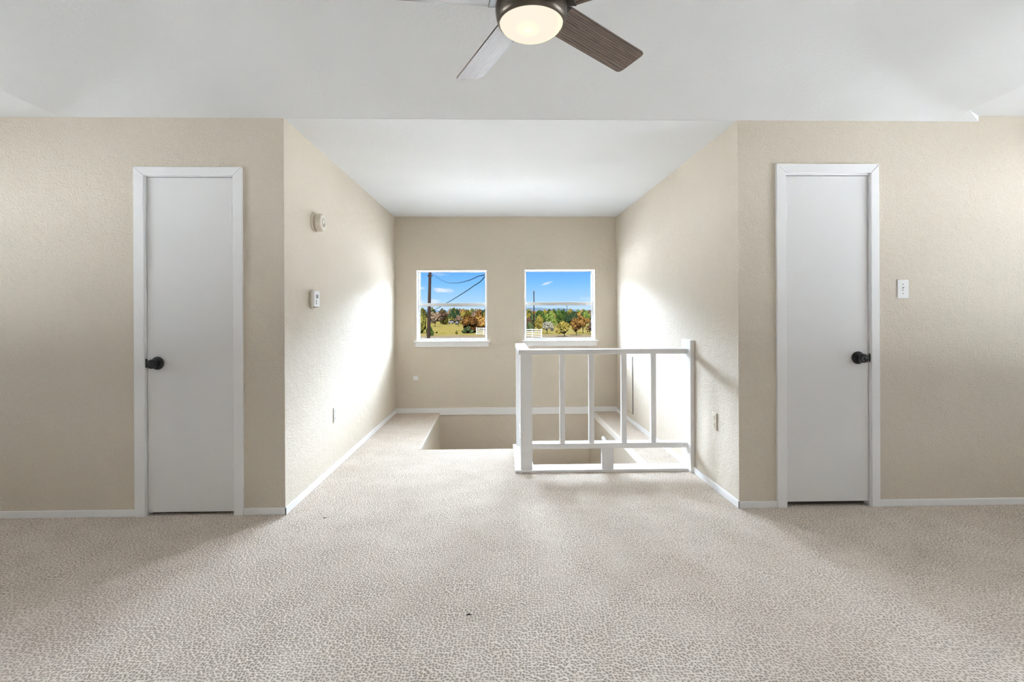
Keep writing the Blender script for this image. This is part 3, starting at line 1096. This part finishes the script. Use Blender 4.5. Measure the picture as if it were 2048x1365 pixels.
for k in range(5):
    a = math.radians(41.9 + 72 * k)
    R = Matrix.Translation((FC.x, FC.y, FC.z)) @ Matrix.Rotation(a, 4, 'Z') @ Matrix.Rotation(math.radians(-15), 4, 'X')
    rel = Matrix.Translation(-Vector(fan.location)) @ R
    bm = NB()
    L0, L1 = .125, .566
    w0, w1 = BW * .47, BW * .5
    ou = [(L0, -w0), (L1 - .018, -w1), (L1 - .005, -w1 + .005), (L1, -w1 + .018), (L1, w1 - .018), (L1 - .005, w1 - .005), (L1 - .018, w1), (L0, w0)]
    prism(bm, ou, -.0028, .0028)
    b = build('fan_blade', bm, M['blade'], fan, loc=(0, 0, 0), bevel=.001)
    b.matrix_local = rel
    bm = NB()
    hexa(bm, [(.080, -.034, .0028), (.185, -.040, .0028), (.185, .040, .0028), (.080, .034, .0028),
              (.080, -.034, .010), (.185, -.040, .007), (.185, .040, .007), (.080, .034, .010)])
    hexa(bm, [(.080, -.040, -.008), (.132, -.060, -.006), (.132, .060, -.006), (.080, .040, -.008),
              (.080, -.040, .0028), (.132, -.060, .0028), (.132, .060, .0028), (.080, .040, .0028)])
    br = build('blade_iron', bm, M['darkmetal'], fan, loc=(0, 0, 0), bevel=.0015)
    br.matrix_local = rel

# ------------------------------------------------------------------ lint on the carpet
for (u, v, s, lab) in ((938, 1233, 1.0, 'dark twist of lint on the carpet in the foreground'),
                       (650, 1038, .8, 'dark thread of lint on the carpet before the alcove')):
    p = at_ground(u, v, 0.0)
    bm = NB()
    rnd = random.Random(u)
    pts = [Vector((p.x + (i - 2) * .006 * s, p.y + rnd.uniform(-.004, .004), .003 + rnd.uniform(0, .003))) for i in range(5)]
    tube(bm, pts, [.0012, .0026 * s, .003 * s, .002, .001], 6)
    tag(build('lint_fiber', bm, M['lint'], smooth=True), lab, 'lint')

# ------------------------------------------------------------------ outdoors
GZ = -3.2
bm = NB()
n = 40
vs = {}
for i in range(2):
    for j in range(2):
        vs[i, j] = bm.verts.new((-2500 + 5000 * i, -60 + 3200 * j, 0))
bm.faces.new((vs[0, 0], vs[1, 0], vs[1, 1], vs[0, 1]))
g = build('ground', bm, M['ground'], loc=(0, 0, GZ))
tag(g, 'dry yellow meadow and pale dirt outside the windows', 'ground', kind='structure')

# far low ridge
bm = NB()
rnd = random.Random(4)
N = 60
prev = None
for i in range(N + 1):
    X = -1500 + 3000 * i / N
    Y = 2300
    t_ = (X / Y)
    h = 22 + 16 * math.exp(-((t_ - .07) / .05) ** 2) + 5 * math.sin(i * .9) + 3 * math.sin(i * 2.3)
    row = [bm.verts.new((X, Y, GZ - 1)), bm.verts.new((X, Y + 60, GZ + h * .7)), bm.verts.new((X, Y + 200, GZ + h)), bm.verts.new((X, Y + 500, GZ - 1))]
    if prev:
        for k in range(3):
            bm.faces.new((prev[k], row[k], row[k + 1], prev[k + 1]))
    prev = row
tag(build('hills', bm, M['hill'], smooth=True), 'low hazy blue hills on the horizon beyond the trees', 'hills', kind='structure')


def crown_mesh(name, seed, rx, rz, blobs, leaves, ls, material):
    """a leafy crown: leaf clusters scattered over and inside several lobes; origin at crown base"""
    rnd = random.Random(seed)
    bm = NB()
    lob = []
    for i in range(blobs):
        a = rnd.uniform(0, 2 * PI)
        rr = rx * rnd.uniform(.15, .75)
        z = rz * rnd.uniform(.45, 1.45) * (1.08 - .35 * rr / rx)
        lob.append((Vector((rr * math.cos(a), rr * math.sin(a), z)), rx * rnd.uniform(.24, .5), rz * rnd.uniform(.28, .58)))
    for i in range(leaves):
        c, r, h = lob[i % blobs]
        d = Vector((rnd.gauss(0, 1), rnd.gauss(0, 1), rnd.gauss(0, 1))).normalized()
        k = rnd.uniform(.72, 1.03)
        p = c + Vector((d.x * r * k, d.y * r * k, d.z * h * k))
        nrm = (d + Vector((rnd.uniform(-.7, .7), rnd.uniform(-.7, .7), rnd.uniform(-.7, .7)))).normalized()
        t = nrm.orthogonal().normalized()
        b = nrm.cross(t)
        s = ls * rnd.uniform(.6, 1.4)
        q = [p + t * s + nrm * s * .15, p + b * s * .8, p - t * s + nrm * s * .15, p - b * s * .8]
        bm.faces.new([bm.verts.new(x) for x in q])
    me = bpy.data.meshes.new(name)
    bm.to_mesh(me); bm.free()
    me.materials.append(material)
    return me


def trunk_mesh(name, seed, h, r, forks):
    rnd = random.Random(seed)
    bm = NB()
    tube(bm, [(0, 0, -.2), (0, 0, h * .35), (rnd.uniform(-.1, .1), 0, h * .5)], [r * 1.2, r, r * .9], 8)
    for i in range(forks):
        a = 2 * PI * i / forks + rnd.uniform(-.4, .4)
        tube(bm, [(0, 0, h * .42), (math.cos(a) * h * .14, math.sin(a) * h * .14, h * .7), (math.cos(a) * h * .26, math.sin(a) * h * .26, h * 1.05)],
             [r * .7, r * .5, r * .2], 6)
    me = bpy.data.meshes.new(name)
    bm.to_mesh(me); bm.free()
    me.materials.append(M['bark'])
    return me


CR = {}
for key, mname in (('green', 'leaf_green'), ('dark', 'leaf_dark'), ('olive', 'leaf_olive'), ('rust', 'leaf_rust'),
                   ('pink', 'leaf_pink'), ('grey', 'leaf_grey'), ('yellow', 'leaf_yellow')):
    n_l = 900 if key in ('grey', 'pink') else 1500
    ls = .035 if key == 'grey' else .055
    CR[key] = [crown_mesh('crown_' + key, 11 * i + hash_ , .5, .36, 14, n_l, ls, M[mname]) for i, hash_ in ((0, len(key)), (1, len(key) * 3 + 1))]
TR = [trunk_mesh('trunk', i, .5, .028, 4) for i in range(2)]

TREE_RND = random.Random(99)


def tree(name, u, vbase, vtop, wpx, kind, label, cat='tree', group=None, trunk=True, low=0.0, pos=None):
    p = at_ground(u, vbase) if pos is None else Vector(pos)
    dist = p.y
    H = (vbase - vtop) / F * dist
    Wd = wpx / F * dist
    root = empty(name, p)
    tag(root, label, cat, group)
    i = TREE_RND.randrange(2)
    zsc = H * (1 - low) / (.36 * 1.75)
    c = bpy.data.objects.new('crown', CR[kind][i]); COL.objects.link(c); c.parent = root
    c.location = (0, 0, low * H - .36 * .25 * zsc)
    c.scale = (Wd, Wd, zsc)
    c.rotation_euler = (0, 0, TREE_RND.uniform(0, 6.28))
    if trunk:
        t = bpy.data.objects.new('trunk', TR[i]); COL.objects.link(t); t.parent = root
        t.scale = (Wd * .8, Wd * .8, H * 1.3 * max(.5, low + .35))
        t.rotation_euler = (0, 0, TREE_RND.uniform(0, 6.28))
    return root


# named trees and shrubs in the left window
tree('autumn_tree', 870, 654, 621, 26, 'pink', 'reddish brown tree just right of the tall pole in the left window', low=.35)
tree('autumn_tree', 886, 650, 620, 26, 'pink', 'dull pinkish tree second from the pole in the left window', low=.35)
tree('leafy_tree', 843, 667, 618, 22, 'yellow', 'yellow-green tree at the left edge of the left window', low=.1)
tree('shrub', 860, 672, 650, 15, 'green', 'dark green shrub at the foot of the tall pole', 'shrub', trunk=False)
tree('slender_tree', 917, 653, 629, 16, 'pink', 'slender bare-stemmed tree in mid field, left window', low=.45)
tree('autumn_tree', 936, 666, 626, 42, 'rust', 'large orange-brown tree in the right half of the left window', low=.08)
tree('autumn_tree', 964, 662, 627, 34, 'rust', 'brown tree behind the white fence at the right of the left window', low=.15)
tree('shrub', 936, 667, 650, 22, 'dark', 'dark mass standing in for shade under the large orange-brown tree', 'shrub', trunk=False)  # added dark crown, stands in for the shadow at the tree's foot
tree('shrub', 913, 669, 661, 6, 'olive', 'small round shrub alone in the dry grass, left window', 'shrub', trunk=False)
tree('shrub', 873, 667, 663, 5, 'olive', 'tiny shrub in the dry grass right of the pole', 'shrub', trunk=False)
# right window
tree('autumn_tree', 1056, 663, 631, 20, 'pink', 'brownish tree at the left edge of the right window', low=.15)
tree('shrub', 1060, 664, 641, 16, 'dark', 'dark green shrub behind the white fence in the right window', 'shrub', trunk=False)
tree('autumn_tree', 1078, 662, 628, 18, 'olive', 'olive brown tree right of the thin pole in the right window', low=.2)
tree('bare_tree', 1094, 668, 640, 30, 'grey', 'pale grey nearly bare tree in the right window', low=.35)
tree('shrub', 1104, 663, 652, 10, 'grey', 'pale rounded bush right of the bare grey tree', 'shrub', trunk=False)
tree('olive_tree', 1129, 674, 641, 32, 'olive', 'olive tree with a forked trunk in the middle of the right window', low=.3)
tree('autumn_tree', 1153, 671.5, 633, 28, 'rust', 'rust-coloured tree right of the forked olive tree', low=.3)
tree('autumn_tree', 1166, 667.5, 630, 28, 'rust', 'rust-coloured tree second from the right in the right window', low=.35)
tree('autumn_tree', 1184, 669, 636, 24, 'pink', 'dull brown tree at the right edge of the right window', low=.25)
# the leafy trees of the middle distance
for (u, vb, vt, w_, k, lab) in (
        (1071, 655, 624, 17, 'dark', 'dark green tree directly right of the thin pole in the right window'),
        (1086, 651, 621, 20, 'green', 'bright green tree above the pale bare tree in the right window'),
        (1103, 655, 620, 22, 'green', 'tallest bright green tree in the middle of the right window'),
        (1120, 650.5, 622, 19, 'green', 'bright green tree behind the forked olive tree'),
        (1137, 654, 625, 17, 'dark', 'dark green tree just right of the farthest pole'),
        (888, 649, 619, 17, 'olive', 'olive tree behind the far white vehicle'),
        (912, 648.5, 615, 15, 'dark', 'dark green tree rising highest on the left window skyline'),
        (927, 650, 620, 17, 'olive', 'olive tree left of the large orange-brown tree')):
    tree('leafy_tree', u, vb, vt, w_, k, lab, low=.1)
# the woods
kinds = ['dark', 'green', 'olive', 'dark', 'olive', 'rust', 'green', 'pink']
wr = random.Random(7)
for row, (vb, hpx, step) in enumerate(((646.5, 26, 19), (643.2, 25, 18), (640.6, 22.5, 17), (638.4, 20, 16), (636.6, 18, 15))):
    u = 770 + row * 5
    while u < 1290:
        if not (985 < u < 1035 and row == 0):
            vt = vb - hpx * wr.uniform(.86, 1.1) - (3.0 if u < 1000 else 0.5)
            k = kinds[wr.randrange(8)]
            if u > 1050 and k in ('rust', 'pink') and row < 2:
                k = 'green'
            if u < 1000 and k in ('green',):
                k = 'olive'
            tree('woodland_tree', u, vb + wr.uniform(-.3, .3), vt, step * wr.uniform(.95, 1.05), k,
                 'distant woodland tree in the belt of trees along the horizon', group='distant woodland trees', low=.0, trunk=False)
        u += step * wr.uniform(1.16, 1.32)

# white rail fence
p0 = at_ground(953, 670.0); p1 = at_ground(1083, 675.5)
fz = empty('rail_fence', p0)
tag(fz, 'white board rail fence standing in the meadow, an end showing in each window', 'fence')
d = (p1 - p0)
dn = d.normalized()
nn = Vector((-dn.y, dn.x, 0))
FH = 1.5
NP = 8
for i in range(NP + 1):
    p = p0 + d * (i / NP)
    bm = NB()
    box(bm, p.x - .09, p.x + .09, p.y - .09, p.y + .09, GZ, GZ + FH + .05)
    build('fence_post', bm, M['fence'], fz)
for z in (.22, .62, 1.02, 1.40):
    bm = NB()
    a, b = p0 - nn * .12, p1 - nn * .12
    a2, b2 = p0 - nn * .08, p1 - nn * .08
    hexa(bm, [(a.x, a.y, GZ + z - .08), (b.x, b.y, GZ + z - .08), (b2.x, b2.y, GZ + z - .08), (a2.x, a2.y, GZ + z - .08),
              (a.x, a.y, GZ + z + .08), (b.x, b.y, GZ + z + .08), (b2.x, b2.y, GZ + z + .08), (a2.x, a2.y, GZ + z + .08)])
    build('fence_rail', bm, M['fence'], fz)

# utility poles
def pole(u, Y, h, rad, lean, label):
    b = at_depth(u, 640, Y); b.z = GZ
    root = empty('utility_pole', b)
    tag(root, label, 'utility pole')
    bm = NB()
    tube(bm, [(b.x, b.y, GZ - .3), (b.x + lean * .5, b.y, GZ + h * .5), (b.x + lean, b.y, GZ + h)], [rad, rad * .9, rad * .75], 16)
    build('shaft', bm, M['utility'], root, smooth=True)
    top = Vector((b.x + lean, b.y, GZ + h))
    for s in (-.16, .16):
        bm = NB()
        box(bm, top.x + s - .03, top.x + s + .03, b.y - .05, b.y + .05, top.z - .55, top.z - .4)
        build('insulator', bm, M['utility'], root)
    return top


tp = pole(855.3, 42, 8.1, .155, .22, 'dark wooden utility pole standing close outside the left window')
pole(1068, 125, 10.1, .14, 0, 'thin dark utility pole in the left part of the right window')
pole(1134, 235, 8.1, .15, 0, 'distant thin pole above the trees in the middle of the right window')


def wire(name, pts, end, rad, label):
    # pts: (u, v, depth)
    P = [at_depth(*p) for p in pts] + [Vector(end)]
    # Catmull-Rom
    out = []
    for i in range(len(P) - 1):
        a = P[max(i - 1, 0)]; b = P[i]; c = P[i + 1]; d = P[min(i + 2, len(P) - 1)]
        for k in range(8):
            t = k / 8
            out.append(0.5 * ((2 * b) + (c - a) * t + (2 * a - 5 * b + 4 * c - d) * t * t + (3 * b - a - 3 * c + d) * t ** 3))
    out.append(P[-1])
    bm = NB()
    tube(bm, out, rad, 6)
    tag(build(name, bm, M['wire'], smooth=True), label, 'wire')


wire('power_line', [(861, 545, 41.6), (877, 557, 34), (893, 565, 27), (912, 566.5, 21), (935, 562, 15.5), (955, 553.5, 12.5), (975, 543, 10.5)], (0.02, 6.334, 2.38), .0095,
     'thin sagging black wire running from the pole top across the upper left window')
wire('service_cable', [(790, 752, 36), (820, 648, 30), (838, 635, 25), (872, 618.5, 19), (898, 604, 15.5), (921, 590, 13), (945, 574, 11.5), (970, 553, 10)], (0.12, 6.334, 2.30), .0095,
     'straighter black service cable slanting up to the right in the left window')

# vehicle and shed roof glimpsed in the field
p = at_ground(902, 648.5)
v_ = empty('parked_truck', p)
tag(v_, 'small white vehicle parked far away at the edge of the woods, left window', 'vehicle')
k = p.y / F
bm = NB()
box(bm, p.x - 5.5 * k, p.x + 5 * k, p.y, p.y + 1.9, GZ + .5, GZ + 1.2)
build('body', bm, M['carwhite'], v_, bevel=.15)
bm = NB()
hexa(bm, [(p.x - 3.6 * k, p.y + .1, GZ + 1.2), (p.x + 3 * k, p.y + .1, GZ + 1.2), (p.x + 3 * k, p.y + 1.8, GZ + 1.2), (p.x - 3.6 * k, p.y + 1.8, GZ + 1.2),
          (p.x - 2.6 * k, p.y + .2, GZ + 1.75), (p.x + 2.4 * k, p.y + .2, GZ + 1.75), (p.x + 2.4 * k, p.y + 1.7, GZ + 1.75), (p.x - 2.6 * k, p.y + 1.7, GZ + 1.75)])
build('cab', bm, M['carglass'], v_, bevel=.08)
for s in (-3.4, 3.2):
    bm = NB()
    lathe(bm, [(0, 0), (.38, 0), (.38, .25), (0, .25)], rot_to((p.x + s * k, p.y + .05, GZ + .38), (0, 1, 0)), 16)
    build('wheel', bm, M['carglass'], v_)
p = at_ground(913.5, 650)
bm = NB()
s = empty('white_trailer', p)
tag(s, 'tiny white trailer beside the far vehicle, left window', 'trailer')
box(bm, p.x - 2.6 * k, p.x + 2.8 * k, p.y, p.y + 1.8, GZ + .4, GZ + 1.5)
build('body', bm, M['carwhite'], s, bevel=.2)
for sx in (-1.2, 1.2):
    bm = NB()
    lathe(bm, [(0, 0), (.32, 0), (.32, .2), (0, .2)], rot_to((p.x + sx * k, p.y - .02, GZ + .32), (0, 1, 0)), 14)
    build('wheel', bm, M['carglass'], s)
